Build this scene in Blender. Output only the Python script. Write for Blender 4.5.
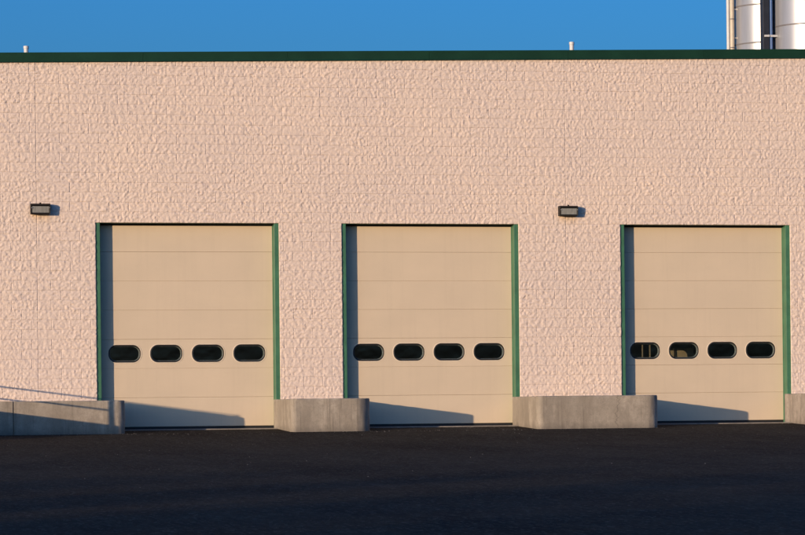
import bpy, bmesh, math, random
import numpy as np
from mathutils import Vector

R = math.radians
random.seed(7)
rng = np.random.default_rng(11)
scene = bpy.context.scene
for o in list(bpy.data.objects):
    bpy.data.objects.remove(o)

# ------------------------------------------------------------------ camera
# level telephoto camera with a vertical lens shift, turned a little to the
# right of the wall's normal and rolled about half a degree
F_PX, W_PX, H_PX = 2900.0, 805.0, 535.0
CAM = Vector((-13.6825, -60.0623, 0.1936))
YAW, ROLL = 0.2136, 0.0106
HORIZON_Y = 415.0
cam = bpy.data.cameras.new('camera')
cam_ob = bpy.data.objects.new('camera', cam)
scene.collection.objects.link(cam_ob)
cam.sensor_fit = 'HORIZONTAL'
cam.sensor_width = 36.0
cam.lens = 36.0 * F_PX / W_PX
cam.shift_y = (HORIZON_Y - H_PX / 2) / W_PX
cam.clip_start = 0.5
cam.clip_end = 5000
cam_ob.location = CAM
fw = Vector((math.sin(YAW), math.cos(YAW), 0))
rt0 = Vector((math.cos(YAW), -math.sin(YAW), 0))
up0 = Vector((0, 0, 1))
# image content turns counter-clockwise by ROLL -> camera turns clockwise
rt = rt0 * math.cos(ROLL) - up0 * math.sin(ROLL)
up = up0 * math.cos(ROLL) + rt0 * math.sin(ROLL)
from mathutils import Matrix
m = Matrix((rt, up, -fw)).transposed().to_4x4()
m.translation = CAM
cam_ob.matrix_world = m
scene.camera = cam_ob
scene.render.resolution_x = 1024
scene.render.resolution_y = 681

# ------------------------------------------------------------------ light
SUN_A, SUN_EL = R(51.0), R(5.9)          # azimuth left of the wall's normal, elevation
sun_dir = Vector((-math.sin(SUN_A) * math.cos(SUN_EL), -math.cos(SUN_A) * math.cos(SUN_EL), math.sin(SUN_EL)))
world = bpy.data.worlds.new('World')
scene.world = world
world.use_nodes = True
nt = world.node_tree
bg = nt.nodes['Background']
sky = nt.nodes.new('ShaderNodeTexSky')
sky.sky_type = 'NISHITA'
sky.sun_disc = False
sky.sun_elevation = SUN_EL
sky.sun_rotation = R(180 + 51.0)
sky.altitude = 0
sky.air_density = 1.0
sky.dust_density = 3.2
sky.ozone_density = 6.6
nt.links.new(sky.outputs[0], bg.inputs[0])
bg.inputs[1].default_value = 0.15
sun = bpy.data.lights.new('sun', 'SUN')
sun.energy = 2.0
sun.angle = R(0.5)
sun.color = (1.0, 0.74, 0.49)
sun_ob = bpy.data.objects.new('sun', sun)
scene.collection.objects.link(sun_ob)
sun_ob.rotation_euler = sun_dir.to_track_quat('Z', 'Y').to_euler()
sun_ob.location = (-30, -30, 20)
vs = scene.view_settings
vs.view_transform = 'Standard'
vs.look = 'None'
vs.gamma = 1.0
vs.exposure = 1.1
vs.use_curve_mapping = False
scene.render.engine = 'CYCLES'

# ------------------------------------------------------------------ helpers
COL = scene.collection


def tag(o, label=None, cat=None, group=None, kind=None):
    if label: o['label'] = label
    if cat: o['category'] = cat
    if group: o['group'] = group
    if kind: o['kind'] = kind
    return o


def link(name, mesh, parent=None, mat=None):
    o = bpy.data.objects.new(name, mesh)
    COL.objects.link(o)
    if parent is not None:
        o.parent = parent
    if mat is not None and mesh is not None and len(mesh.materials) == 0:
        mesh.materials.append(mat)
    return o


def empty(name, loc=(0, 0, 0)):
    o = bpy.data.objects.new(name, None)
    COL.objects.link(o)
    o.location = loc
    o.empty_display_size = 0.2
    return o


def bm_obj(name, bm, mat, parent=None, smooth=None):
    bmesh.ops.recalc_face_normals(bm, faces=bm.faces)
    me = bpy.data.meshes.new(name)
    bm.to_mesh(me)
    bm.free()
    if smooth is not None:
        me.polygons.foreach_set('use_smooth', [True] * len(me.polygons))
        me.set_sharp_from_angle(angle=R(smooth))
    return link(name, me, parent, mat)


def add_box(bm, lo, hi, bevel=0.0, seg=1):
    xs, ys, zs = zip(lo, hi)
    v = [bm.verts.new((xs[i], ys[j], zs[k])) for i in (0, 1) for j in (0, 1) for k in (0, 1)]
    fs = [(0, 1, 3, 2), (4, 6, 7, 5), (0, 4, 5, 1), (2, 3, 7, 6), (0, 2, 6, 4), (1, 5, 7, 3)]
    faces = [bm.faces.new([v[i] for i in f]) for f in fs]
    if bevel > 0:
        edges = list({e for f in faces for e in f.edges})
        bmesh.ops.bevel(bm, geom=edges, offset=bevel, segments=seg, profile=0.5, affect='EDGES')


def box_obj(name, lo, hi, mat, parent=None, bevel=0.0, seg=1):
    bm = bmesh.new()
    add_box(bm, lo, hi, bevel, seg)
    return bm_obj(name, bm, mat, parent)


def add_tube(bm, p0, p1, r0, r1=None, n=20, caps=True):
    r1 = r0 if r1 is None else r1
    p0, p1 = Vector(p0), Vector(p1)
    d = (p1 - p0).normalized()
    a = d.orthogonal().normalized()
    b = d.cross(a)
    l0, l1 = [], []
    for i in range(n):
        t = 2 * math.pi * i / n
        o = a * math.cos(t) + b * math.sin(t)
        l0.append(bm.verts.new(p0 + o * r0))
        l1.append(bm.verts.new(p1 + o * r1))
    for i in range(n):
        j = (i + 1) % n
        bm.faces.new((l0[i], l0[j], l1[j], l1[i]))
    if caps:
        bm.faces.new(list(reversed(l0)))
        bm.faces.new(l1)


def add_lathe(bm, centre, prof, n=64):
    cx, cy = centre
    rings = []
    for (r, z) in prof:
        if r < 1e-5:
            rings.append([bm.verts.new((cx, cy, z))])
        else:
            rings.append([bm.verts.new((cx + r * math.cos(2 * math.pi * i / n), cy + r * math.sin(2 * math.pi * i / n), z)) for i in range(n)])
    for a, b in zip(rings[:-1], rings[1:]):
        for i in range(n):
            j = (i + 1) % n
            if len(a) == 1:
                bm.faces.new((a[0], b[i], b[j]))
            elif len(b) == 1:
                bm.faces.new((a[i], a[j], b[0]))
            else:
                bm.faces.new((a[i], a[j], b[j], b[i]))


def rrect(cx, cz, w, h, r, n=10):
    pts = []
    for (sx, sz, a0) in ((1, 1, 0), (-1, 1, 90), (-1, -1, 180), (1, -1, 270)):
        ox, oz = cx + sx * (w / 2 - r), cz + sz * (h / 2 - r)
        for i in range(n + 1):
            a = R(a0 + 90 * i / n)
            pts.append((ox + r * math.cos(a), oz + r * math.sin(a)))
    return pts


def sweep_rings(bm, loops, close=True):
    """loops: list of lists of 3D points with equal count; quads between consecutive loops."""
    vl = [[bm.verts.new(p) for p in l] for l in loops]
    n = len(vl[0])
    for a, b in zip(vl[:-1], vl[1:]):
        for i in range(n):
            j = (i + 1) % n
            bm.faces.new((a[i], a[j], b[j], b[i]))
    return vl


# ------------------------------------------------------------------ materials
class NB:
    """tiny node builder"""
    def __init__(self, name):
        self.m = bpy.data.materials.new(name)
        self.m.use_nodes = True
        self.t = self.m.node_tree
        self.b = self.t.nodes['Principled BSDF']
        self.out = self.t.nodes['Material Output']
        self.tc = None

    def n(self, kind, **kw):
        nd = self.t.nodes.new(kind)
        for k, v in kw.items():
            setattr(nd, k, v)
        return nd

    def l(self, a, b):
        self.t.links.new(a, b)

    def pos(self, scale=(1, 1, 1), loc=(0, 0, 0)):
        g = self.n('ShaderNodeNewGeometry')
        mp = self.n('ShaderNodeMapping')
        mp.inputs['Scale'].default_value = scale
        mp.inputs['Location'].default_value = loc
        self.l(g.outputs['Position'], mp.inputs['Vector'])
        return mp.outputs[0]

    def noise(self, scale=5, detail=4, rough=0.55, vec=None, sc=(1, 1, 1), loc=(0, 0, 0)):
        nd = self.n('ShaderNodeTexNoise')
        nd.inputs['Scale'].default_value = scale
        nd.inputs['Detail'].default_value = detail
        nd.inputs['Roughness'].default_value = rough
        self.l(vec if vec is not None else self.pos(sc, loc), nd.inputs['Vector'])
        return nd.outputs['Fac']

    def ramp(self, fac, stops):
        nd = self.n('ShaderNodeValToRGB')
        el = nd.color_ramp.elements
        while len(el) < len(stops):
            el.new(0.5)
        for e, (p, c) in zip(el, stops):
            e.position = p
            e.color = (c, c, c, 1) if isinstance(c, (int, float)) else (*c, 1)
        self.l(fac, nd.inputs['Fac'])
        return nd.outputs['Color']

    def mix(self, fac, a, b, mode='MIX'):
        nd = self.n('ShaderNodeMix', data_type='RGBA', blend_type=mode)
        for s, v in ((nd.inputs['Factor'], fac), (nd.inputs[6], a), (nd.inputs[7], b)):
            if isinstance(v, (int, float)):
                s.default_value = v
            elif isinstance(v, tuple):
                s.default_value = (*v, 1)
            else:
                self.l(v, s)
        return nd.outputs[2]

    def math(self, op, a, b=0.0):
        nd = self.n('ShaderNodeMath', operation=op)
        for s, v in zip(nd.inputs, (a, b)):
            if isinstance(v, (int, float)):
                s.default_value = v
            else:
                self.l(v, s)
        return nd.outputs[0]

    def bump(self, h, strength=0.3, dist=0.01, prev=None):
        nd = self.n('ShaderNodeBump')
        nd.inputs['Strength'].default_value = strength
        nd.inputs['Distance'].default_value = dist
        self.l(h, nd.inputs['Height'])
        if prev is not None:
            self.l(prev, nd.inputs['Normal'])
        return nd.outputs[0]

    def col(self, c):
        if isinstance(c, tuple):
            self.b.inputs['Base Color'].default_value = (*c, 1)
        else:
            self.l(c, self.b.inputs['Base Color'])

    def done(self, rough=0.7, normal=None, spec=None, metal=None):
        if isinstance(rough, (int, float)):
            self.b.inputs['Roughness'].default_value = rough
        else:
            self.l(rough, self.b.inputs['Roughness'])
        if normal is not None:
            self.l(normal, self.b.inputs['Normal'])
        if spec is not None:
            self.b.inputs['Specular IOR Level'].default_value = spec
        if metal is not None:
            self.b.inputs['Metallic'].default_value = metal
        return self.m


LAMPS = [(-8.25, 4.52), (3.02, 4.53)]      # lamp centres on the wall (X, Z)


def mat_wall():
    b = NB('painted_block')
    big = b.noise(0.55, 3, 0.5)
    mid = b.noise(7, 4, 0.6, loc=(3, 1, 7))
    c = b.mix(b.ramp(big, [(0.3, 0), (0.7, 1)]), (0.695, 0.568, 0.482), (0.755, 0.605, 0.490))
    c = b.mix(b.math('MULTIPLY', b.ramp(mid, [(0.35, 1), (0.62, 0)]), 0.25), c, (0.65, 0.505, 0.415))
    # scattered grey-mauve scuffs where paint is thin
    sc = b.noise(2.3, 6, 0.7, loc=(11, 5, 2))
    c = b.mix(b.math('MULTIPLY', b.ramp(sc, [(0.62, 0), (0.72, 1)]), 0.35), c, (0.5, 0.42, 0.40))
    # vertical weather streaks
    st = b.noise(1.0, 4, 0.6, sc=(5.5, 1, 0.35))
    c = b.mix(b.math('MULTIPLY', b.ramp(st, [(0.55, 0), (0.75, 1)]), 0.16), c, (0.55, 0.44, 0.36))
    # rusty run-off below the two lamps
    g = b.n('ShaderNodeNewGeometry')
    sp = b.n('ShaderNodeSeparateXYZ')
    b.l(g.outputs['Position'], sp.inputs[0])
    for (lx, lz) in LAMPS:
        dx = b.math('ABSOLUTE', b.math('SUBTRACT', sp.outputs[0], lx))
        dz = b.math('SUBTRACT', lz - 0.08, sp.outputs[2])
        fx = b.ramp(dx, [(0.14, 1), (0.24, 0)])
        fz = b.ramp(dz, [(0.0, 0), (0.03, 1), (0.10, 0.6), (0.24, 0)])
        k = b.math('MULTIPLY', b.math('MULTIPLY', fx, fz), b.ramp(b.noise(9, 3, 0.6), [(0.2, 0.35), (0.7, 1)]))
        c = b.mix(b.math('MULTIPLY', k, 0.55), c, (0.66, 0.42, 0.2))
    b.col(c)
    fine = b.noise(120, 5, 0.65)
    nrm = b.bump(fine, 0.35, 0.004)
    return b.done(0.75, nrm, 0.25)


def mat_plain(name, c, rough=0.6, var=0.12, nscale=6, bump=0.0, bscale=60, metal=None, spec=None):
    b = NB(name)
    f = b.noise(nscale, 4, 0.6)
    dk = tuple(x * (1 - var) for x in c)
    lt = tuple(min(1, x * (1 + var)) for x in c)
    b.col(b.mix(b.ramp(f, [(0.3, 0), (0.7, 1)]), dk, lt))
    nrm = b.bump(b.noise(bscale, 4, 0.6), bump, 0.004) if bump > 0 else None
    return b.done(rough, nrm, spec, metal)


def mat_door():
    b = NB('door_enamel')
    big = b.noise(1.1, 3, 0.5, sc=(1, 1, 1.6))
    c = b.mix(b.ramp(big, [(0.3, 0), (0.7, 1)]), (0.625, 0.508, 0.362), (0.665, 0.538, 0.382))
    # dust and splash towards irregular lower streaks
    st = b.noise(1.0, 5, 0.65, sc=(9, 1, 0.5))
    c = b.mix(b.math('MULTIPLY', b.ramp(st, [(0.5, 0), (0.8, 1)]), 0.14), c, (0.44, 0.35, 0.25))
    oi = b.n('ShaderNodeObjectInfo')
    c = b.mix(b.math('MULTIPLY', oi.outputs['Random'], 0.10), c, (0.53, 0.43, 0.31))
    fine = b.noise(14, 5, 0.7)
    c = b.mix(b.math('MULTIPLY', b.ramp(fine, [(0.55, 0), (0.75, 1)]), 0.10), c, (0.5, 0.4, 0.29))
    b.col(c)
    wav = b.noise(2.2, 2, 0.4, sc=(1, 1, 2.0))
    n1 = b.bump(wav, 0.25, 0.02)
    emb = b.noise(1.0, 3, 0.6, sc=(60, 60, 400))
    n2 = b.bump(emb, 0.12, 0.001, n1)
    return b.done(0.5, n2, 0.35)


def mat_concrete(name, base, dark, agg=0.0):
    b = NB(name)
    big = b.noise(1.6, 5, 0.6)
    st = b.noise(1.0, 6, 0.7, sc=(3.2, 3.2, 0.9))
    c = b.mix(b.ramp(big, [(0.3, 0), (0.7, 1)]), base, tuple(x * 0.8 for x in base))
    c = b.mix(b.math('MULTIPLY', b.ramp(st, [(0.44, 0), (0.62, 1)]), 0.6), c, dark)
    pale = b.noise(1.0, 4, 0.6, sc=(2.4, 2.4, 0.8), loc=(9, 2, 4))
    c = b.mix(b.math('MULTIPLY', b.ramp(pale, [(0.52, 0), (0.64, 1)]), 0.6), c, tuple(min(1, x * 1.35) for x in base))
    mo = b.noise(9, 5, 0.7, loc=(4, 4, 1))
    c = b.mix(b.math('MULTIPLY', b.ramp(mo, [(0.40, 1), (0.53, 0)]), 0.45), c, tuple(x * 0.66 for x in base))
    sp = b.noise(55, 4, 0.7)
    c = b.mix(b.math('MULTIPLY', b.ramp(sp, [(0.30, 1), (0.44, 0)]), 0.55), c, tuple(x * 0.55 for x in dark))
    drip = b.noise(1.0, 4, 0.6, sc=(14, 14, 0.55), loc=(3, 8, 2))
    c = b.mix(b.math('MULTIPLY', b.ramp(drip, [(0.58, 0), (0.68, 1)]), 0.45), c, tuple(x * 0.6 for x in dark))
    # dirt splashed up from the asphalt, ragged upper edge
    g = b.n('ShaderNodeNewGeometry')
    sx = b.n('ShaderNodeSeparateXYZ')
    b.l(g.outputs['Position'], sx.inputs[0])
    h = b.math('ADD', sx.outputs[2], b.math('MULTIPLY', b.noise(5, 4, 0.6), 0.16))
    c = b.mix(b.math('MULTIPLY', b.ramp(b.math('ADD', h, 0.1), [(0.06, 1), (0.2, 0)]), 0.5), c, (0.11, 0.095, 0.08))
    # one crooked shrinkage crack in the long barrier
    wob = b.math('MULTIPLY', b.math('SUBTRACT', b.noise(3.1, 6, 0.75, sc=(0.001, 0.001, 1), loc=(0, 0, 2.3)), 0.5), 0.55)
    dxc = b.math('ABSOLUTE', b.math('SUBTRACT', sx.outputs[0], b.math('ADD', wob, 3.46)))
    c = b.mix(b.math('MULTIPLY', b.ramp(dxc, [(0.003, 1), (0.012, 0)]), 0.55), c, (0.09, 0.075, 0.06))
    b.col(c)
    n1 = b.bump(b.noise(22, 5, 0.65), 0.35, 0.008)
    n2 = b.bump(b.noise(140, 3, 0.6), 0.35 + agg, 0.004, n1)
    return b.done(0.85, n2, 0.25)


def mat_asphalt():
    b = NB('asphalt')
    big = b.noise(0.22, 5, 0.6)
    c = b.mix(b.ramp(big, [(0.3, 0), (0.7, 1)]), (0.026, 0.0225, 0.0165), (0.041, 0.0355, 0.0265))
    # worn wheel paths and sealed patches
    tr = b.noise(1.0, 5, 0.65, sc=(0.45, 0.16, 1), loc=(2, 7, 0))
    c = b.mix(b.math('MULTIPLY', b.ramp(tr, [(0.45, 0), (0.66, 1)]), 0.6), c, (0.009, 0.0085, 0.008))
    pale = b.noise(1.0, 5, 0.7, sc=(0.8, 0.25, 1), loc=(5, 1, 0))
    c = b.mix(b.math('MULTIPLY', b.ramp(pale, [(0.52, 0), (0.72, 1)]), 0.5), c, (0.056, 0.048, 0.036))
    # coarse stone showing through the binder, ravelled in clusters
    cl = b.noise(1.0, 6, 0.8, sc=(11.0, 2.0, 1), loc=(1, 3, 0))
    c = b.mix(b.math('MULTIPLY', b.ramp(cl, [(0.50, 0), (0.68, 1)]), 0.5), c, (0.066, 0.057, 0.045))
    c = b.mix(b.math('MULTIPLY', b.ramp(cl, [(0.34, 1), (0.48, 0)]), 0.45), c, (0.008, 0.0075, 0.007))
    agg = b.n('ShaderNodeTexVoronoi')
    agg.inputs['Scale'].default_value = 38
    b.l(b.pos((1, 0.4, 1)), agg.inputs['Vector'])
    sep = b.n('ShaderNodeSeparateColor')
    b.l(agg.outputs['Color'], sep.inputs[0])
    c = b.mix(b.math('MULTIPLY', b.ramp(sep.outputs[0], [(0.8, 0), (1.0, 1)]), 0.6), c, (0.10, 0.09, 0.078))
    b.col(c)
    n0 = b.bump(b.noise(1.3, 4, 0.6), 0.3, 0.03)
    n1 = b.bump(agg.outputs['Distance'], 0.6, 0.006, n0)
    n2 = b.bump(b.noise(24, 5, 0.7), 0.5, 0.012, n1)
    return b.done(0.95, n2, 0.04)


def mat_glass():
    b = NB('window_glass')
    tr = b.n('ShaderNodeBsdfTransparent')
    tr.inputs[0].default_value = (0.80, 0.84, 0.84, 1)
    gl = b.n('ShaderNodeBsdfGlossy')
    gl.inputs['Roughness'].default_value = 0.03
    gl.inputs['Color'].default_value = (0.9, 0.95, 1, 1)
    n = b.bump(b.noise(3, 2, 0.4), 0.15, 0.02)
    b.l(n, gl.inputs['Normal'])
    fr = b.n('ShaderNodeFresnel')
    fr.inputs[0].default_value = 1.9
    mx = b.n('ShaderNodeMixShader')
    gg = b.n('ShaderNodeNewGeometry')
    k = b.math('MULTIPLY', fr.outputs[0], b.math('SUBTRACT', 1.0, gg.outputs['Backfacing']))
    b.l(k, mx.inputs[0])
    b.l(tr.outputs[0], mx.inputs[1])
    b.l(gl.outputs[0], mx.inputs[2])
    b.l(mx.outputs[0], b.out.inputs['Surface'])
    return b.m


def mat_silo():
    b = NB('silo_paint')
    st = b.noise(1.0, 4, 0.6, sc=(5, 5, 0.4))
    b.col(b.mix(b.ramp(st, [(0.4, 0), (0.75, 1)]), (0.42, 0.42, 0.435), (0.35, 0.35, 0.35)))
    return b.done(0.36, b.bump(b.noise(1.4, 2, 0.4), 0.1, 0.02), 0.5, 0.45)


M_WALL = mat_wall()
M_MORTAR = mat_plain('painted_mortar', (0.66, 0.51, 0.42), 0.85, 0.08, 5, 0.4, 80)
M_COPING = mat_plain('coping_green', (0.009, 0.040, 0.021), 0.5, 0.15, 2.0, spec=0.2)
M_JAMB = mat_plain('jamb_green', (0.052, 0.160, 0.085), 0.45, 0.18, 4.0, 0.15, 30)
M_DOOR = mat_door()
M_RIM = mat_plain('window_rim', (0.72, 0.60, 0.44), 0.45, 0.05, 8)
M_RUBBER = mat_plain('black_rubber', (0.012, 0.012, 0.012), 0.6, 0.2, 10)
M_SPACER = mat_plain('aluminium_spacer', (0.34, 0.33, 0.30), 0.5, 0.08, 10)
M_GLASS = mat_glass()
M_CONC = mat_concrete('barrier_concrete', (0.385, 0.33, 0.26), (0.235, 0.195, 0.15))
M_CONC_R = mat_concrete('rough_concrete', (0.36, 0.31, 0.26), (0.17, 0.14, 0.11), 0.6)
M_SLAB = mat_concrete('threshold_concrete', (0.34, 0.30, 0.25), (0.18, 0.16, 0.135))
M_ASPH = mat_asphalt()
M_LAMP = mat_plain('lamp_bronze', (0.010, 0.0095, 0.009), 0.5, 0.2, 8, spec=0.2)
M_INT = mat_plain('interior_grey', (0.04, 0.04, 0.04), 0.9, 0.1, 2)
M_ROOF = mat_plain('roof_membrane', (0.35, 0.34, 0.32), 0.8, 0.1, 2)
M_WHITEPIPE = mat_plain('white_pipe', (0.58, 0.57, 0.54), 0.45, 0.06, 6)
M_SILO = mat_silo()
M_BAND = mat_plain('silo_band', (0.16, 0.15, 0.15), 0.6, 0.15, 4)
M_DARK = mat_plain('shade_dark', (0.020, 0.022, 0.028), 0.5, 0.2, 4)  # near-black colour of the painted shade beside the near silo
M_BLUE = mat_plain('blue_pipe', (0.035, 0.10, 0.26), 0.4, 0.1, 4)
M_GALV = mat_plain('galvanised', (0.55, 0.54, 0.52), 0.4, 0.12, 10, metal=0.5)
M_WOOD = mat_plain('shelf_timber', (0.30, 0.21, 0.115), 0.7, 0.2, 12, 0.3, 40)
M_CARD = mat_plain('cardboard', (0.46, 0.32, 0.18), 0.8, 0.12, 6)


def mat_lens():
    b = NB('lamp_lens')
    f = b.noise(1.0, 2, 0.4, sc=(30, 30, 3))
    b.col(b.mix(f, (0.16, 0.16, 0.145), (0.36, 0.35, 0.31)))
    return b.done(0.25, b.bump(b.noise(1.0, 1, 0.3, sc=(50, 1, 2)), 0.5, 0.006), 0.6)


M_LENS = mat_lens()

# ------------------------------------------------------------------ dimensions
DOOR_A = [-7.1224, -1.9267, 4.1901]       # left edges of the three openings
OPEN_W, OPEN_H = 3.8535, 4.25
REC = 0.26                                # door face behind the wall face
BX0, BX1 = -15.0, 15.5                    # building ends
BDEPTH = 18.0
BLK_X0, BLK_X1 = -11.3, 10.7              # extent of the modelled block courses


def cop_z(x):                             # underside of the coping, 1/4 inch per foot
    return 7.54 + 0.0205 * (x + 9.05)


def ground_z(y):
    """pavement falls away from the building"""
    if y > -0.0:
        return -0.055
    t = -y
    if t < 8:
        return -0.055 - 0.036 * t
    return -0.055 - 0.036 * 8 - 0.0195 * min(t - 8, 90.0)


# ------------------------------------------------------------------ ground
def build_ground():
    ys = [900, 300, 100, 40, 20, 5, 0.0] + [-0.5 * i for i in range(1, 41)] + [-22, -25, -30, -40, -50, -60, -75, -98, -150, -300, -900]
    xs = [-900, -300, -100, -50, -30, -20] + [-15 + 0.75 * i for i in range(41)] + [20, 30, 50, 100, 300, 900]
    bm = bmesh.new()
    rows = []
    for y in ys:
        row = []
        for x in xs:
            w = 0.0
            if -40 < y < -2.2:
                w = 0.012 * math.sin(0.9 * x + 0.35 * y) * math.sin(0.5 * y + 1.0 + 0.2 * x)
            row.append(bm.verts.new((x, y, ground_z(y) + w)))
        rows.append(row)
    for a, b in zip(rows[:-1], rows[1:]):
        for i in range(len(xs) - 1):
            bm.faces.new((a[i], b[i], b[i + 1], a[i + 1]))
    o = bm_obj('asphalt_yard', bm, M_ASPH, None, 60)
    tag(o, 'dark asphalt yard sloping down in front of the loading doors', kind='structure')
    for p in o.data.polygons:
        if p.normal.z < 0:
            p.flip()


build_ground()

# ------------------------------------------------------------------ building
bld = empty('warehouse_building', (0, 0, 0))
tag(bld, 'pink painted rough block warehouse with green coping and three roll-up loading doors', 'building')

# backing of the front wall (painted mortar) with the three openings left free
MY = 0.022
bm = bmesh.new()


def wall_piece(bm, x0, x1, z0, z1a, z1b, y0, y1):
    v = [bm.verts.new(p) for p in ((x0, y0, z0), (x1, y0, z0), (x1, y0, z1b), (x0, y0, z1a),
                                   (x0, y1, z0), (x1, y1, z0), (x1, y1, z1b), (x0, y1, z1a))]
    for f in ((0, 1, 2, 3), (5, 4, 7, 6), (4, 0, 3, 7), (1, 5, 6, 2), (3, 2, 6, 7), (4, 5, 1, 0)):
        bm.faces.new([v[i] for i in f])


edges = [BX0] + [e for a in DOOR_A for e in (a, a + OPEN_W)] + [BX1]
for i in range(0, len(edges), 2):
    wall_piece(bm, edges[i], edges[i + 1], -0.6, OPEN_H, OPEN_H, MY, 0.24)
wall_piece(bm, BX0, BX1, OPEN_H, cop_z(BX0) + 0.1, cop_z(BX1) + 0.1, MY, 0.24)
wall = bm_obj('wall', bm, M_MORTAR, bld)
wall['label'] = 'pink painted front wall of rough split-face blocks'

# side, rear walls, interior and roof
bm = bmesh.new()
wall_piece(bm, BX0, BX0 + 0.2, -0.6, cop_z(BX0), cop_z(BX0), 0.24, BDEPTH)
bm_obj('side_wall', bm, M_MORTAR, bld)
bm = bmesh.new()
wall_piece(bm, BX1 - 0.2, BX1, -0.6, cop_z(BX1), cop_z(BX1), 0.24, BDEPTH)
bm_obj('side_wall', bm, M_MORTAR, bld)
bm = bmesh.new()
wall_piece(bm, BX0, BX1, -0.6, cop_z(BX0), cop_z(BX1), BDEPTH, BDEPTH + 0.2)
bm_obj('rear_wall', bm, M_MORTAR, bld)
bm = bmesh.new()
ra, rb = cop_z(BX0 + 0.2) - 0.25, cop_z(BX1 - 0.2) - 0.25
v = [bm.verts.new(p) for p in ((BX0 + .2, .24, ra), (BX1 - .2, .24, rb), (BX1 - .2, BDEPTH, rb), (BX0 + .2, BDEPTH, ra))]
v2 = [bm.verts.new(p.co + Vector((0, 0, -0.2))) for p in v]
bm.faces.new(v); bm.faces.new(list(reversed(v2)))
for i in range(4):
    j = (i + 1) % 4
    bm.faces.new((v[i], v2[i], v2[j], v[j]))
bm_obj('roof', bm, M_ROOF, bld)
box_obj('floor_slab', (BX0 + .2, .34, -0.3), (BX1 - .2, BDEPTH, -0.005), M_INT, bld)

# ---- split-face blocks
CELL = 0.0146
NXF, NZF = int((BLK_X1 - BLK_X0) / CELL) + 40, int(8.6 / CELL) + 20


def band_noise(w0, w1, seed, stretch=1.0):
    """random height field with wavelengths between w0 and w1 metres, unit std"""
    g = np.random.default_rng(seed).standard_normal((NZF, NXF))
    fz = np.fft.fftfreq(NZF, CELL)[:, None]
    fx = np.fft.fftfreq(NXF, CELL)[None, :] * stretch
    k = np.sqrt(fx ** 2 + fz ** 2)
    lo, hi = 1 / w1, 1 / w0
    flt = np.exp(-((np.log(np.maximum(k, 1e-6)) - 0.5 * (math.log(lo) + math.log(hi))) / (0.5 * (math.log(hi) - math.log(lo)))) ** 2)
    h = np.fft.ifft2(np.fft.fft2(g) * flt).real
    return h / h.std()


field = 0.0028 * band_noise(0.11, 0.24, 1) + 0.0030 * band_noise(0.055, 0.10, 2, 1.1) + 0.0025 * band_noise(0.033, 0.052, 3)
field *= 0.86
field = np.where(field > 0, field, -0.022 * np.tanh(-field / 0.022))


def sample(x, z):
    u = np.clip(((x - BLK_X0) / CELL) + 15, 0, NXF - 2)
    v = np.clip((z / CELL) + 5, 0, NZF - 2)
    i, j = u.astype(int), v.astype(int)
    a, b = u - i, v - j
    return (field[j, i] * (1 - a) * (1 - b) + field[j, i + 1] * a * (1 - b) + field[j + 1, i] * (1 - a) * b + field[j + 1, i + 1] * a * b)


topo = {}


def grid_topo(nx, nz):
    if (nx, nz) in topo:
        return topo[(nx, nz)]
    idx = np.arange((nx + 1) * (nz + 1)).reshape(nz + 1, nx + 1)
    q = np.stack([idx[:-1, :-1], idx[:-1, 1:], idx[1:, 1:], idx[1:, :-1]], -1).reshape(-1, 4)
    ring = np.concatenate([idx[0, :-1], idx[:-1, -1], idx[-1, :0:-1], idx[:0:-1, 0]])
    n = len(ring)
    base = (nx + 1) * (nz + 1)
    s0 = base + np.arange(n)
    s1 = np.roll(s0, -1)
    r1 = np.roll(ring, -1)
    sk = np.stack([s0, s1, r1, ring], -1)
    topo[(nx, nz)] = (np.concatenate([q, sk]), ring)
    return topo[(nx, nz)]


GAP = -0.0005


def block_arrays(x0, x1, z0, z1, slope_top=False):
    nx, nz = max(2, round((x1 - x0) / CELL)), max(2, round((z1 - z0) / CELL))
    faces, ring = grid_topo(nx, nz)
    xs = np.linspace(x0 + GAP, x1 - GAP, nx + 1)
    zs = np.linspace(z0 + GAP, z1 - GAP, nz + 1)
    X, Z = np.meshgrid(xs, zs)
    if slope_top:
        Z = np.minimum(Z, cop_z(X) + 0.05)
    h = sample(X, Z) * rng.uniform(0.85, 1.15) + rng.normal(0, 0.0003)
    h = h + rng.normal(0, 0.0004) * (X - X.mean()) / 0.2 + rng.normal(0, 0.0004) * (Z - Z.mean()) / 0.1
    joint = rng.exponential(0.0002) + (0.0014 if rng.random() < 0.07 else 0.0)          # most joints are nearly filled with paint
    edge = np.zeros_like(h)
    edge[0, :] = edge[-1, :] = 1
    edge[:, 0] = edge[:, -1] = 1
    h = np.where(edge > 0, np.maximum(sample(X, Z) - joint, -0.02), h)
    inner = edge == 0
    X = X + np.where(inner, rng.normal(0, 0.003, h.shape), 0)
    Z = Z + np.where(inner, rng.normal(0, 0.003, h.shape), 0)
    Y = -h
    V = np.stack([X.ravel(), Y.ravel(), Z.ravel()], -1)
    sk = V[ring].copy()
    sk[:, 1] = 0.026
    return np.concatenate([V, sk]), faces


def np_mesh(name, V, Fq):
    me = bpy.data.meshes.new(name)
    me.vertices.add(len(V))
    me.vertices.foreach_set('co', V.astype(np.float32).ravel())
    me.loops.add(len(Fq) * 4)
    me.loops.foreach_set('vertex_index', Fq.astype(np.int32).ravel())
    me.polygons.add(len(Fq))
    me.polygons.foreach_set('loop_start', np.arange(0, len(Fq) * 4, 4, dtype=np.int32))
    me.polygons.foreach_set('loop_total', np.full(len(Fq), 4, np.int32))
    me.update(calc_edges=True)
    me.validate()
    return me


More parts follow.
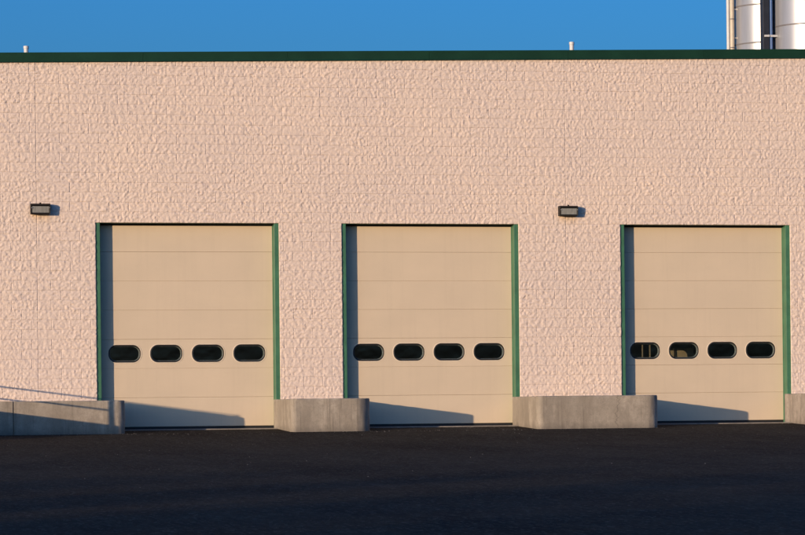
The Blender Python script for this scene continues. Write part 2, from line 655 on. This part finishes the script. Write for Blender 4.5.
BL, BH = 0.4064, 0.2032
CONTROL = [-8.33, 2.98]                    # vertical control joints in the courses
spans_door = [(a, a + OPEN_W) for a in DOOR_A]
blocks = []
row = 2
while row * BH < cop_z(BLK_X1):
    z0, z1 = row * BH, (row + 1) * BH
    if abs(z1 - OPEN_H) < 0.12:
        z1 = OPEN_H
    if abs(z0 - OPEN_H) < 0.12:
        z0 = OPEN_H
    cuts = set()
    x = BLK_X0 + (BL / 2 if row % 2 else 0)
    while x < BLK_X1:
        cuts.add(round(x, 4)); x += BL
    hard = [BLK_X0, BLK_X1] + CONTROL
    if z1 <= OPEN_H + 0.001:
        hard += [e for s in spans_door for e in s]
    pts = sorted(cuts)
    pts = [p for p in pts if all(abs(p - hh) > 0.09 for hh in hard)]
    pts = sorted(pts + hard)
    for a, b in zip(pts[:-1], pts[1:]):
        mid = (a + b) / 2
        if z1 <= OPEN_H + 0.001 and any(s[0] < mid < s[1] for s in spans_door):
            continue
        if z0 > cop_z(a) - 0.01 and z0 > cop_z(b) - 0.01:
            continue
        g = 0.0012 if (a in CONTROL) else 0.0
        e = 0.0012 if (b in CONTROL) else 0.0
        blocks.append((a + g, b - e, z0, z1, z1 > cop_z(a) + 0.03 or z1 > cop_z(b) + 0.03))
    row += 1


def apparent(bk):
    """size in the picture: the area over the squared distance, only what the camera sees"""
    cx, cz = (bk[0] + bk[1]) / 2, (bk[2] + bk[3]) / 2
    d = Vector((cx, 0, cz)) - CAM
    if cx < -8.85 or cx > 8.2 or cz < 0.55 or cz > cop_z(cx) - 0.05:
        return 0
    return (bk[1] - bk[0]) * (bk[3] - bk[2]) * d.normalized().y / d.length_squared


order = sorted(range(len(blocks)), key=lambda i: -apparent(blocks[i]))
single = set(order[:300])
allV, allF, off = [], [], 0
for i, bk in enumerate(blocks):
    V, Fq = block_arrays(*bk)
    if i in single:
        me = np_mesh('block', V, Fq)
        link('block', me, wall, M_WALL)
    else:
        allV.append(V); allF.append(Fq + off); off += len(V)
o = link('blocks', np_mesh('blocks', np.concatenate(allV), np.concatenate(allF)), wall, M_WALL)
o['kind'] = 'stuff'

# ---- coping: sections of folded green metal with cover plates at the seams
xs = [BX0 - 0.03] + [-12.2 + 3.05 * i for i in range(9)] + [BX1 + 0.03]
cop = None
for k, (a, b) in enumerate(zip(xs[:-1], xs[1:])):
    bm = bmesh.new()
    n = 6
    jit = [random.uniform(-0.004, 0.004) for _ in range(n + 1)]
    rows = []
    for i in range(n + 1):
        x = a + 0.002 + (b - a - 0.004) * i / n
        zb = cop_z(x); zt = zb + 0.2
        prof = [(-0.036, zb + 0.006), (-0.052, zb), (-0.040 + jit[i] * 0.5, zb + 0.03), (-0.040 + jit[i], zt - 0.01), (-0.034, zt), (0.27, zt - 0.02), (0.28, zt - 0.03), (0.28, zt - 0.2), (0.0, zt - 0.12)]
        rows.append([bm.verts.new((x, y, z)) for (y, z) in prof])
    for p, q in zip(rows[:-1], rows[1:]):
        for i in range(len(p)):
            j = (i + 1) % len(p)
            bm.faces.new((p[i], q[i], q[j], p[j]))
    bm.faces.new(rows[0]); bm.faces.new(list(reversed(rows[-1])))
    sec = bm_obj('coping_section', bm, M_COPING, bld)

# ------------------------------------------------------------------ doors
SEC = 0.6096
PY = REC


def panel_mesh(w, z0, z1, windows=None):
    """insulated steel section; chamfered long edges make the joint line"""
    bm = bmesh.new()
    ch = 0.0038
    x0, x1 = -w / 2, w / 2
    if not windows:
        # gently crowned front with chamfers
        rows = []
        nx = 16
        for (y, z) in ((PY + 0.05, z0), (PY + 0.006, z0 + 0.0005), (PY, z0 + ch), (PY - 0.001, (z0 + z1) / 2), (PY, z1 - ch), (PY + 0.006, z1 - 0.0005), (PY + 0.05, z1)):
            rows.append([bm.verts.new((x0 + (x1 - x0) * i / nx, y, z)) for i in range(nx + 1)])
        for a, b in zip(rows[:-1], rows[1:]):
            for i in range(nx):
                bm.faces.new((a[i], a[i + 1], b[i + 1], b[i]))
        bm.faces.new([r[0] for r in rows]); bm.faces.new([r[-1] for r in reversed(rows)])
        for i in range(nx):
            bm.faces.new((rows[-1][i], rows[-1][i + 1], rows[0][i + 1], rows[0][i]))
    else:
        outer = [(x0, z0 + ch), (x1, z0 + ch), (x1, z1 - ch), (x0, z1 - ch)]
        ov = [bm.verts.new((x, PY, z)) for x, z in outer]
        es = [bm.edges.new((ov[i], ov[(i + 1) % 4])) for i in range(4)]
        holes = []
        for (cx, cz, ww, hh, rr) in windows:
            hv = [bm.verts.new((x, PY, z)) for x, z in rrect(cx, cz, ww, hh, rr)]
            hv2 = []
            for q in hv:
                if not hv2 or (q.co - hv2[-1].co).length > 1e-5:
                    hv2.append(q)
                else:
                    bm.verts.remove(q)
            es += [bm.edges.new((hv2[i], hv2[(i + 1) % len(hv2)])) for i in range(len(hv2))]
            holes.append(hv2)
        bmesh.ops.triangle_fill(bm, edges=es, use_beauty=True)
        # rim of the sheet
        pr = [(PY + 0.006, z0 + 0.0005, z1 - 0.0005), (PY + 0.05, z0, z1)]
        prev = ov
        for (y, za, zb) in pr:
            cur = [bm.verts.new((x, y, z)) for x, z in ((x0, za), (x1, za), (x1, zb), (x0, zb))]
            for i in range(4):
                bm.faces.new((prev[i], prev[(i + 1) % 4], cur[(i + 1) % 4], cur[i]))
            prev = cur
        for hv in holes:
            back = [bm.verts.new((q.co.x, PY + 0.05, q.co.z)) for q in hv]
            n = len(hv)
            for i in range(n):
                bm.faces.new((hv[i], back[i], back[(i + 1) % n], hv[(i + 1) % n]))
    bmesh.ops.recalc_face_normals(bm, faces=bm.faces)
    me = bpy.data.meshes.new('panel')
    bm.to_mesh(me); bm.free()
    me.materials.append(M_DOOR)
    return me


PW = OPEN_W - 0.10
win_x = [-1.317, -0.439, 0.439, 1.317]
WZ = 1.530
panel_me = panel_mesh(PW, 0, SEC)
win_me = panel_mesh(PW, 0, SEC, [(x, WZ - 2 * SEC, 0.69, 0.375, 0.172) for x in win_x])


def ring_mesh(name, outs, mat):
    """outs: list of (w, h, r, y) loops swept into a closed ring"""
    bm = bmesh.new()
    loops = [[(x, y, z) for x, z in rrect(0, 0, w, h, r, 10)] for (w, h, r, y) in outs]
    sweep_rings(bm, loops + [loops[0]])
    bmesh.ops.remove_doubles(bm, verts=bm.verts, dist=1e-5)
    bmesh.ops.recalc_face_normals(bm, faces=bm.faces)
    me = bpy.data.meshes.new(name)
    bm.to_mesh(me); bm.free()
    me.polygons.foreach_set('use_smooth', [True] * len(me.polygons))
    me.set_sharp_from_angle(angle=R(35))
    me.materials.append(mat)
    return me


rim_me = ring_mesh('window_frame', [(0.722, 0.407, 0.188, PY - 0.001), (0.714, 0.399, 0.184, PY - 0.005), (0.690, 0.375, 0.172, PY - 0.006), (0.678, 0.363, 0.166, PY + 0.004), (0.678, 0.363, 0.166, PY + 0.046), (0.688, 0.373, 0.17, PY + 0.046), (0.688, 0.373, 0.17, PY - 0.001)], M_RIM)
gask_me = ring_mesh('gasket', [(0.676, 0.361, 0.165, PY + 0.002), (0.650, 0.335, 0.152, PY - 0.003), (0.618, 0.303, 0.136, PY + 0.006), (0.618, 0.303, 0.136, PY + 0.016), (0.676, 0.361, 0.165, PY + 0.016)], M_RUBBER)
spac_me = ring_mesh('spacer', [(0.674, 0.359, 0.164, PY + 0.0265), (0.640, 0.325, 0.147, PY + 0.0265), (0.598, 0.283, 0.126, PY + 0.055), (0.674, 0.359, 0.164, PY + 0.055)], M_SPACER)
bm = bmesh.new()
l0 = [bm.verts.new((x, PY + 0.018, z)) for x, z in rrect(0, 0, 0.674, 0.359, 0.164)]
l1 = [bm.verts.new((x, PY + 0.024, z)) for x, z in rrect(0, 0, 0.674, 0.359, 0.164)]
bm.faces.new(l0); bm.faces.new(list(reversed(l1)))
for i in range(len(l0)):
    j = (i + 1) % len(l0)
    bm.faces.new((l0[i], l1[i], l1[j], l0[j]))
bmesh.ops.remove_doubles(bm, verts=bm.verts, dist=1e-6)
bmesh.ops.recalc_face_normals(bm, faces=bm.faces)
pane_me = bpy.data.meshes.new('window_pane')
bm.to_mesh(pane_me); bm.free()
pane_me.materials.append(M_GLASS)

door_labels = ['beige sectional loading door at the left, behind the long low concrete barrier',
               'beige sectional loading door in the middle',
               'beige sectional loading door at the right, with brown shapes behind its windows']
for di, a in enumerate(DOOR_A):
    cxd = a + OPEN_W / 2
    # steel tracks behind the curtain carry the panels
    bm = bmesh.new()
    for s in (-1, 1):
        add_box(bm, (s * (PW / 2 - 0.03) - 0.03, PY + 0.053, 0.0), (s * (PW / 2 - 0.03) + 0.03, PY + 0.11, OPEN_H - 0.01), 0.004)
    dr = bm_obj('garage_door', bm, M_GALV, bld)
    dr.location = (cxd, 0, 0)
    dr['label'] = door_labels[di]
    for k in range(7):
        me = win_me if k == 2 else panel_me
        p = link('panel', me, dr)
        p.location = (0, random.uniform(-0.0015, 0.0015), k * SEC + 0.001)
        p.rotation_euler = (random.uniform(-0.003, 0.003), 0, 0)
    for x in win_x:
        for nm, me in (('window_frame', rim_me), ('gasket', gask_me), ('spacer', spac_me), ('window_pane', pane_me)):
            p = link(nm, me, dr)
            p.location = (x, 0, WZ)
    box_obj('bottom_seal', (-PW / 2, PY + 0.004, -0.052), (PW / 2, PY + 0.045, 0.0), M_RUBBER, dr, 0.004)
    box_obj('head_shade_strip', (-PW / 2, PY - 0.035, OPEN_H - 0.042), (PW / 2, PY - 0.006, OPEN_H - 0.010), M_RUBBER, dr, 0.003)  # black strip added to deepen the shadow line under the head
    # steel frame: two jambs and a head
    fr = box_obj('door_frame', (a + 0.096, 0.035, OPEN_H - 0.010), (a + OPEN_W - 0.096, PY + 0.10, OPEN_H - 0.001), M_COPING, bld)
    fr['label'] = 'thin dark green steel head over the door'
    for s in (0, 1):
        bm = bmesh.new()
        x0, x1 = (a + 0.001, a + 0.095) if s == 0 else (a + OPEN_W - 0.095, a + OPEN_W - 0.001)
        add_box(bm, (x0, 0.022, -0.10), (x1, PY - 0.004, OPEN_H - 0.001), 0.006, 2)
        # bent stop along the inner edge
        xi0, xi1 = (x1 - 0.018, x1 + 0.012) if s == 0 else (x0 - 0.012, x0 + 0.018)
        add_box(bm, (xi0, PY - 0.030, -0.10), (xi1, PY - 0.005, OPEN_H - 0.012), 0.003)
        j = bm_obj('jamb', bm, M_JAMB, fr)
    # threshold slab of the opening, proud of the asphalt
    th = box_obj('threshold', (a + 0.02, -0.50, -0.30), (a + OPEN_W - 0.02, 0.34, -0.052), M_SLAB, bld, 0.01)

# ------------------------------------------------------------------ concrete barriers
def barrier(x0, x1, depth, ztop, rl, rr, label, mat, groove=None, seed=0):
    """solid low block standing out from the wall, its front corners rounded in plan"""
    rg = np.random.default_rng(seed)
    yb = -0.020
    pts = [(x0, yb)]
    def line(p, q, n):
        for i in range(1, n + 1):
            pts.append((p[0] + (q[0] - p[0]) * i / n, p[1] + (q[1] - p[1]) * i / n))
    line((x0, yb), (x0, -depth + rl), 14)
    for i in range(1, 13):
        t = R(180 + 90 * i / 12)
        pts.append((x0 + rl + rl * math.cos(t), -depth + rl + rl * math.sin(t)))
    if groove is not None:
        line(pts[-1], (groove - 0.014, -depth), 8)
        pts.append((groove - 0.010, -depth + 0.03)); pts.append((groove + 0.010, -depth + 0.03)); pts.append((groove + 0.014, -depth))
    line(pts[-1], (x1 - rr, -depth), 16)
    for i in range(1, 17):
        t = R(270 + 90 * i / 16)
        pts.append((x1 - rr + rr * math.cos(t), -depth + rr + rr * math.sin(t)))
    line(pts[-1], (x1, yb), 14)
    n = len(pts)
    c = np.array(pts)
    ctr = c.mean(0)
    # outward normals in plan
    tn = np.roll(c, -1, 0) - np.roll(c, 1, 0)
    nr = np.stack([tn[:, 1], -tn[:, 0]], -1)
    nr /= np.maximum(np.linalg.norm(nr, axis=1, keepdims=True), 1e-6)
    zs = [(-0.45, 0), (-0.1, 0), (0.05, 0), (0.2, 0), (0.35, 0), (ztop - 0.05, 0), (ztop - 0.016, 0.0), (ztop - 0.004, 0.006), (ztop, 0.018)]
    bm = bmesh.new()
    loops = []
    for k, (z, ins) in enumerate(zs):
        l = []
        for i in range(n):
            w = 0.0035 * math.sin(i * 0.9 + k * 1.7 + seed) + rg.normal(0, 0.0022)
            edge = i in (0, n - 1)
            ww = 0 if edge else w
            chip = 0.0
            if ins > 0 and not edge:
                chip = max(0, rg.normal(0, 0.006))
            q = c[i] - nr[i] * (ins + chip + ww) * (0 if edge else 1)
            l.append((q[0], min(q[1], yb), z - (chip * 0.8 if k >= 7 else 0)))
        loops.append(l)
    vl = [[bm.verts.new(p) for p in l] for l in loops]
    for a, b in zip(vl[:-1], vl[1:]):
        for i in range(n):
            j = (i + 1) % n
            bm.faces.new((a[i], a[j], b[j], b[i]))
    bm.faces.new(vl[-1]); bm.faces.new(list(reversed(vl[0])))
    o = bm_obj('concrete_barrier', bm, mat, None, 32)
    tag(o, label, 'barrier', 'low concrete barriers between the loading doors')
    return o


BD = 2.1
barrier(-10.2, DOOR_A[0] + 0.34, BD, 0.545, 0.3, 0.20, 'long low concrete barrier left of the leftmost door, streaked by railing shadows', M_CONC, -9.02, 1)
barrier(-3.42, DOOR_A[1] + 0.19, BD, 0.545, 0.12, 0.34, 'short low concrete barrier between the left and middle doors', M_CONC, None, 2)
barrier(1.745, DOOR_A[2] + 0.21, BD, 0.555, 0.14, 0.28, 'long low concrete barrier with a vertical crack between the middle and right doors', M_CONC, None, 3)
barrier(7.87, 11.2, BD, 0.565, 0.20, 0.30, 'rough pitted concrete barrier at the right edge beyond the rightmost door', M_CONC_R, None, 4)

# ------------------------------------------------------------------ wall lamps
def wall_lamp(x, z, label):
    t = empty('wall_lamp', (x, 0, z))
    tag(t, label, 'wall lamp', 'wall lamps above the loading doors')
    w, h, d = 0.40, 0.215, 0.185
    bm = bmesh.new()
    # housing: a shallow tray, its front sloping back towards the foot
    prof = [(-0.0, 0.5 * h), (-d * 0.75, 0.5 * h), (-d, 0.36 * h), (-d * 0.86, -0.5 * h), (0.012, -0.5 * h), (0.012, 0.5 * h)]
    a = [bm.verts.new((-w / 2, y, zz)) for y, zz in prof]
    b = [bm.verts.new((w / 2, y, zz)) for y, zz in prof]
    n = len(prof)
    for i in range(n):
        j = (i + 1) % n
        bm.faces.new((a[i], a[j], b[j], b[i]))
    bm.faces.new(list(reversed(a))); bm.faces.new(b)
    bmesh.ops.recalc_face_normals(bm, faces=bm.faces)
    # sink the lens opening into the sloping front
    front = max(bm.faces, key=lambda f: -f.calc_center_median().y if abs(f.normal.x) < .1 else -9)
    r = bmesh.ops.inset_individual(bm, faces=[front], thickness=0.040)
    bmesh.ops.translate(bm, verts=list(front.verts), vec=(0, 0.022, 0))
    cen = [tuple(vv.co) for vv in front.verts]
    es = [e for e in bm.edges if e.calc_length() > 0.02 and len(e.link_faces) == 2 and e.calc_face_angle(0) > 0.3]
    bmesh.ops.bevel(bm, geom=es, offset=0.004, segments=1, affect='EDGES')
    bm_obj('housing', bm, M_LAMP, t)
    bm = bmesh.new()
    vv = [bm.verts.new(Vector(c) + Vector((0, -0.006, 0))) for c in cen]
    f = bm.faces.new(vv)
    ex = bmesh.ops.extrude_face_region(bm, geom=[f])
    bmesh.ops.translate(bm, verts=[q for q in ex['geom'] if isinstance(q, bmesh.types.BMVert)], vec=(0, 0.005, 0))
    ln = bm_obj('lens', bm, M_LENS, t)
    bm = bmesh.new()
    add_tube(bm, (0, -d * 0.6, h / 2 - 0.002), (0, -d * 0.6, h / 2 + 0.022), 0.022, 0.018, 14)
    bm_obj('photocell', bm, M_LAMP, t)
    bm = bmesh.new()
    for s in (-1, 1):
        add_tube(bm, (s * (w / 2 - 0.016), -d * 0.97, 0.02), (s * (w / 2 - 0.016), -d * 0.97 - 0.012, 0.02), 0.008, None, 10)
    bm_obj('screws', bm, M_GALV, t)
    bm = bmesh.new()
    bm.free()


wall_lamp(-8.265, 4.520, 'small dark wall lamp at the left, above the long streaked barrier')
wall_lamp(3.005, 4.530, 'small dark wall lamp between the middle and right doors')

# ------------------------------------------------------------------ vent pipes on the roof
def vent(x, y, ztop, label):
    bm = bmesh.new()
    z0 = cop_z(x) - 0.27
    pr = [(0.05, z0), (0.05, ztop - 0.06), (0.058, ztop - 0.055), (0.058, ztop), (0.044, ztop), (0.042, ztop - 0.3), (0.0, ztop - 0.3)]
    add_lathe(bm, (x, y), pr, 20)
    o = bm_obj('vent_pipe', bm, M_WHITEPIPE, None, 40)
    tag(o, label, 'pipe', 'white vent pipes on the roof')


vent(-8.34, 2.0, 8.14, 'white vent pipe behind the coping at the left end of the roofline')
vent(3.71, 2.0, 8.43, 'white vent pipe behind the coping, above the right half of the wall')

# ------------------------------------------------------------------ silos behind
def silo(cx, cy, r, zbands, label, zoff=0.0):
    t = empty('storage_silo', (cx, cy, -0.055))
    tag(t, label, 'silo', 'white storage silos behind the building')
    top = 16.5
    zs = [3.0 + 1.165 * i + zoff for i in range(12)]
    # skirt, ring-shaped shell courses, cone roof
    cuts = [-0.0] + [z for z in zs if z < top - 0.3] + [top]
    for k, (a, b) in enumerate(zip(cuts[:-1], cuts[1:])):
        bm = bmesh.new()
        add_lathe(bm, (0, 0), [(r - 0.02, a + 0.012), (r, a + 0.014), (r, b - 0.014), (r - 0.02, b - 0.012)], 72)
        bm_obj('shell_course', bm, M_SILO, t, 40)
        if k:
            bm = bmesh.new()
            add_lathe(bm, (0, 0), [(r - 0.03, a - 0.02), (r + 0.012, a - 0.02), (r + 0.012, a + 0.02), (r - 0.03, a + 0.02)], 72)
            bm_obj('band', bm, M_BAND, t, 40)
    bm = bmesh.new()
    add_lathe(bm, (0, 0), [(r + 0.02, top - 0.02), (r + 0.02, top + 0.05), (0.25, top + 0.9), (0.25, top + 1.05), (0.0, top + 1.08)], 48)
    bm_obj('roof_cone', bm, M_SILO, t, 40)
    return t


S1 = (16.50, 25.0)
S2 = (16.73, 22.0)
s1 = silo(S1[0], S1[1], 1.18, None, 'white banded silo behind the roof, left one of the two', 0.355)
s2 = silo(S2[0], S2[1], 1.15, None, 'white banded silo at the right edge behind the roof, nearer one of the two', 0.53)
# filling pipes fixed to the left silo
bm = bmesh.new()
add_tube(bm, (-1.43, -0.25, 0.0), (-1.43, -0.25, 15.5), 0.055, None, 20)
bm_obj('filling_pipe', bm, M_WHITEPIPE, s1, 40)
bm = bmesh.new()
add_tube(bm, (-1.31, -0.22, 0.0), (-1.31, -0.22, 15.5), 0.085, None, 20)
fp = bm_obj('filling_pipe', bm, mat_plain('tan_pipe', (0.62, 0.54, 0.42), 0.5, 0.08, 5), s1, 40)
for z in np.arange(2.6, 15.4, 0.88):
    bm = bmesh.new()
    add_tube(bm, (-1.31, -0.22, z), (-1.31, -0.22, z + 0.03), 0.094, None, 20)
    bm_obj('coupling', bm, M_BAND, fp, 40)
    bm = bmesh.new()
    add_box(bm, (-1.30, -0.24, z + 0.30), (-1.12, -0.20, z + 0.34), 0.003)
    bm_obj('bracket', bm, M_GALV, fp)
# dark box and plate as painted shade beside the near silo, plus blue pipe
box = box_obj('gap_shade_box', (-1.56, -0.17, 0.0), (-1.36, 0.1, 15.8), M_DARK, s2, 0.006)  # stands in for the deep shadow gap between the silos
bm = bmesh.new()
add_tube(bm, (-1.305, -0.16, 0.0), (-1.305, -0.16, 15.8), 0.042, None, 18)
bp = bm_obj('conveying_pipe', bm, M_BLUE, s2, 40)
box_obj('limb_shade_plate', (-1.335, 0.12, 0.0), (-1.05, 0.2, 15.8), M_DARK, s2, 0.004)  # dark plate standing in for the shaded limb of the silo
for z in np.arange(2.97, 15.4, 1.4):
    bm = bmesh.new()
    add_box(bm, (-1.53, -0.225, z), (-1.13, -0.175, z + 0.06), 0.005)
    add_tube(bm, (-1.42, -0.23, z + 0.03), (-1.42, -0.25, z + 0.03), 0.035, None, 12)
    bm_obj('pipe_clamp', bm, M_WHITEPIPE, bp)

# ------------------------------------------------------------------ stairway wall and railing left of the frame (throw the streaks)
RX = -10.75
WALL_TOP = 0.545
o = box_obj('ramp_wall', (RX - 0.2, -5.22, -0.9), (RX, -0.02, WALL_TOP), M_CONC, None, 0.015)
tag(o, 'low concrete ramp wall just left of the picture', 'wall')
rail = empty('pipe_railing', (RX - 0.1, -5.16, WALL_TOP))
tag(rail, 'steel pipe railing on the low ramp wall left of the picture', 'railing')
for zz in (0.30, 0.55):
    bm = bmesh.new()
    add_tube(bm, (0, 0.0, zz), (0, 5.0, zz), 0.017, None, 16)
    bm_obj('rail', bm, M_GALV, rail, 40)
for yy in (0.0, 5.0):
    bm = bmesh.new()
    add_tube(bm, (0, yy, 0), (0, yy, 0.57), 0.026 if yy else 0.042, None, 16)
    bm_obj('post', bm, M_GALV, rail, 40)

# ------------------------------------------------------------------ things standing inside, behind the right door
sx = DOOR_A[2] + OPEN_W / 2
rack = empty('storage_shelf', (sx, 1.0, -0.005))
tag(rack, 'timber storage shelf seen through the left windows of the right door', 'shelf')
for (px, py) in ((-0.80, 0.0), (-0.80, 0.5), (0.12, 0.0), (0.12, 0.5)):
    box_obj('post', (px - 0.025, py - 0.03, 0), (px + 0.025, py + 0.03, 2.4), M_WOOD, rack, 0.004)
for z in (0.5, 1.08, 1.80, 2.3):
    box_obj('shelf_board', (-0.77, 0.031, z - 0.03), (0.09, 0.5, z), M_WOOD, rack, 0.003)
lad = empty('wooden_ladder', (sx, 0.41, -0.005))
tag(lad, 'wooden ladder standing just behind the leftmost window of the right door', 'ladder')
for px in (-1.335, -1.165):
    box_obj('rail', (px - 0.012, -0.02, 0), (px + 0.012, 0.02, 3.2), M_WOOD, lad, 0.003)
for k in range(8):
    box_obj('rung', (-1.322, -0.012, 0.06 + 0.42 * k), (-1.178, 0.012, 0.09 + 0.42 * k), M_WOOD, lad, 0.003)
cb = [(-0.74, 0.33, 0.58), (-0.375, 0.42, 0.53)]
for i, (x, w, h) in enumerate(cb):
    c = box_obj('cardboard_box', (x, 0.05, 1.081), (x + w, 0.45, 1.08 + h), M_CARD, None, 0.006)
    c.location = (sx, 1.0, -0.005)
    tag(c, ['narrow cardboard box on the shelf seen through the right door', 'taller cardboard box on the shelf seen through the right door'][i], 'box', 'cardboard boxes behind the right door')

# ------------------------------------------------------------------ loose grit on the asphalt
bm = bmesh.new()
rg = random.Random(5)
for i in range(900):
    x = rg.uniform(-11, 10)
    y = -2.2 - rg.random() ** 1.6 * 30 if i < 150 else -2.13 - rg.expovariate(5.0)
    if i >= 560:
        y = -0.52 - rg.expovariate(3.0)
        x = rg.choice(DOOR_A) + rg.uniform(0.4, OPEN_W - 0.3)
    s = rg.choice([0.004, 0.005, 0.006, 0.008, 0.011])
    z = ground_z(y) + 0.012 * math.sin(0.9 * x + 0.35 * y) * math.sin(0.5 * y + 1.0 + 0.2 * x)
    vs_ = [bm.verts.new((x + s * rg.uniform(.6, 1.3) * a, y + s * rg.uniform(.6, 1.3) * b, z + s * rg.uniform(.5, .9) * c))
           for a, b, c in ((1, 0, 0), (-1, 0, 0), (0, 1, 0), (0, -1, 0), (0, 0, 1), (0, 0, -.6))]
    for t in ((0, 2, 4), (2, 1, 4), (1, 3, 4), (3, 0, 4), (2, 0, 5), (1, 2, 5), (3, 1, 5), (0, 3, 5)):
        bm.faces.new([vs_[k] for k in t])
o = bm_obj('loose_grit', bm, mat_plain('grit', (0.20, 0.18, 0.16), 0.8, 0.4, 3))
tag(o, 'scattered pale grit lying on the dark asphalt', 'grit', kind='stuff')

# ------------------------------------------------------------------ belt of trees far behind and left of the camera (shades the foreground)
M_LEAF = mat_plain('leaves', (0.05, 0.075, 0.03), 0.7, 0.35, 0.5)
tv, tf = [], []
tr = np.random.default_rng(21)
base_z = ground_z(-66)
for k in range(22):
    tx = -88 + 2.9 * k + tr.normal(0, 0.7)
    ty = -66 + tr.normal(0, 1.6)
    H = 7.9 + max(0.0, (-52 - tx) * 0.075) + tr.normal(0, 0.55)
    H = min(H, 10.2)
    for _ in range(3):                      # trunk and limbs, three-sided
        p0 = np.array([tx, ty, base_z]); p1 = np.array([tx + tr.normal(0, .6), ty + tr.normal(0, .6), base_z + H * 0.8])
        o3 = len(tv)
        for q, rr in ((p0, 0.16), (p1, 0.04)):
            for a in (0, 2.1, 4.2):
                tv.append(q + np.array([rr * math.cos(a), rr * math.sin(a), 0]))
        tf += [(o3, o3 + 1, o3 + 4, o3 + 3), (o3 + 1, o3 + 2, o3 + 5, o3 + 4), (o3 + 2, o3, o3 + 3, o3 + 5)]
    n = 1500
    d = tr.standard_normal((n, 3)); d /= np.linalg.norm(d, axis=1, keepdims=True)
    rad = tr.random((n, 1)) ** 0.45
    c = np.array([tx, ty, base_z + H * 0.52]) + d * rad * np.array([1.9, 1.9, H * 0.48])
    u = tr.standard_normal((n, 3)); u /= np.linalg.norm(u, axis=1, keepdims=True)
    w = np.cross(u, tr.standard_normal((n, 3))); w /= np.linalg.norm(w, axis=1, keepdims=True)
    sz = tr.uniform(0.09, 0.2, (n, 1))
    o4 = len(tv)
    q4 = np.stack([c - u * sz, c + w * sz * .6, c + u * sz, c - w * sz * .6], 1).reshape(-1, 3)
    tv += list(q4)
    tf += [(o4 + 4 * i, o4 + 4 * i + 1, o4 + 4 * i + 2, o4 + 4 * i + 3) for i in range(n)]
me = bpy.data.meshes.new('woodland')
me.from_pydata([tuple(p) for p in tv], [], tf)
o = link('woodland', me, None, M_LEAF)
tag(o, 'belt of leafy trees behind the photographer, shading the foreground', 'trees', kind='stuff')
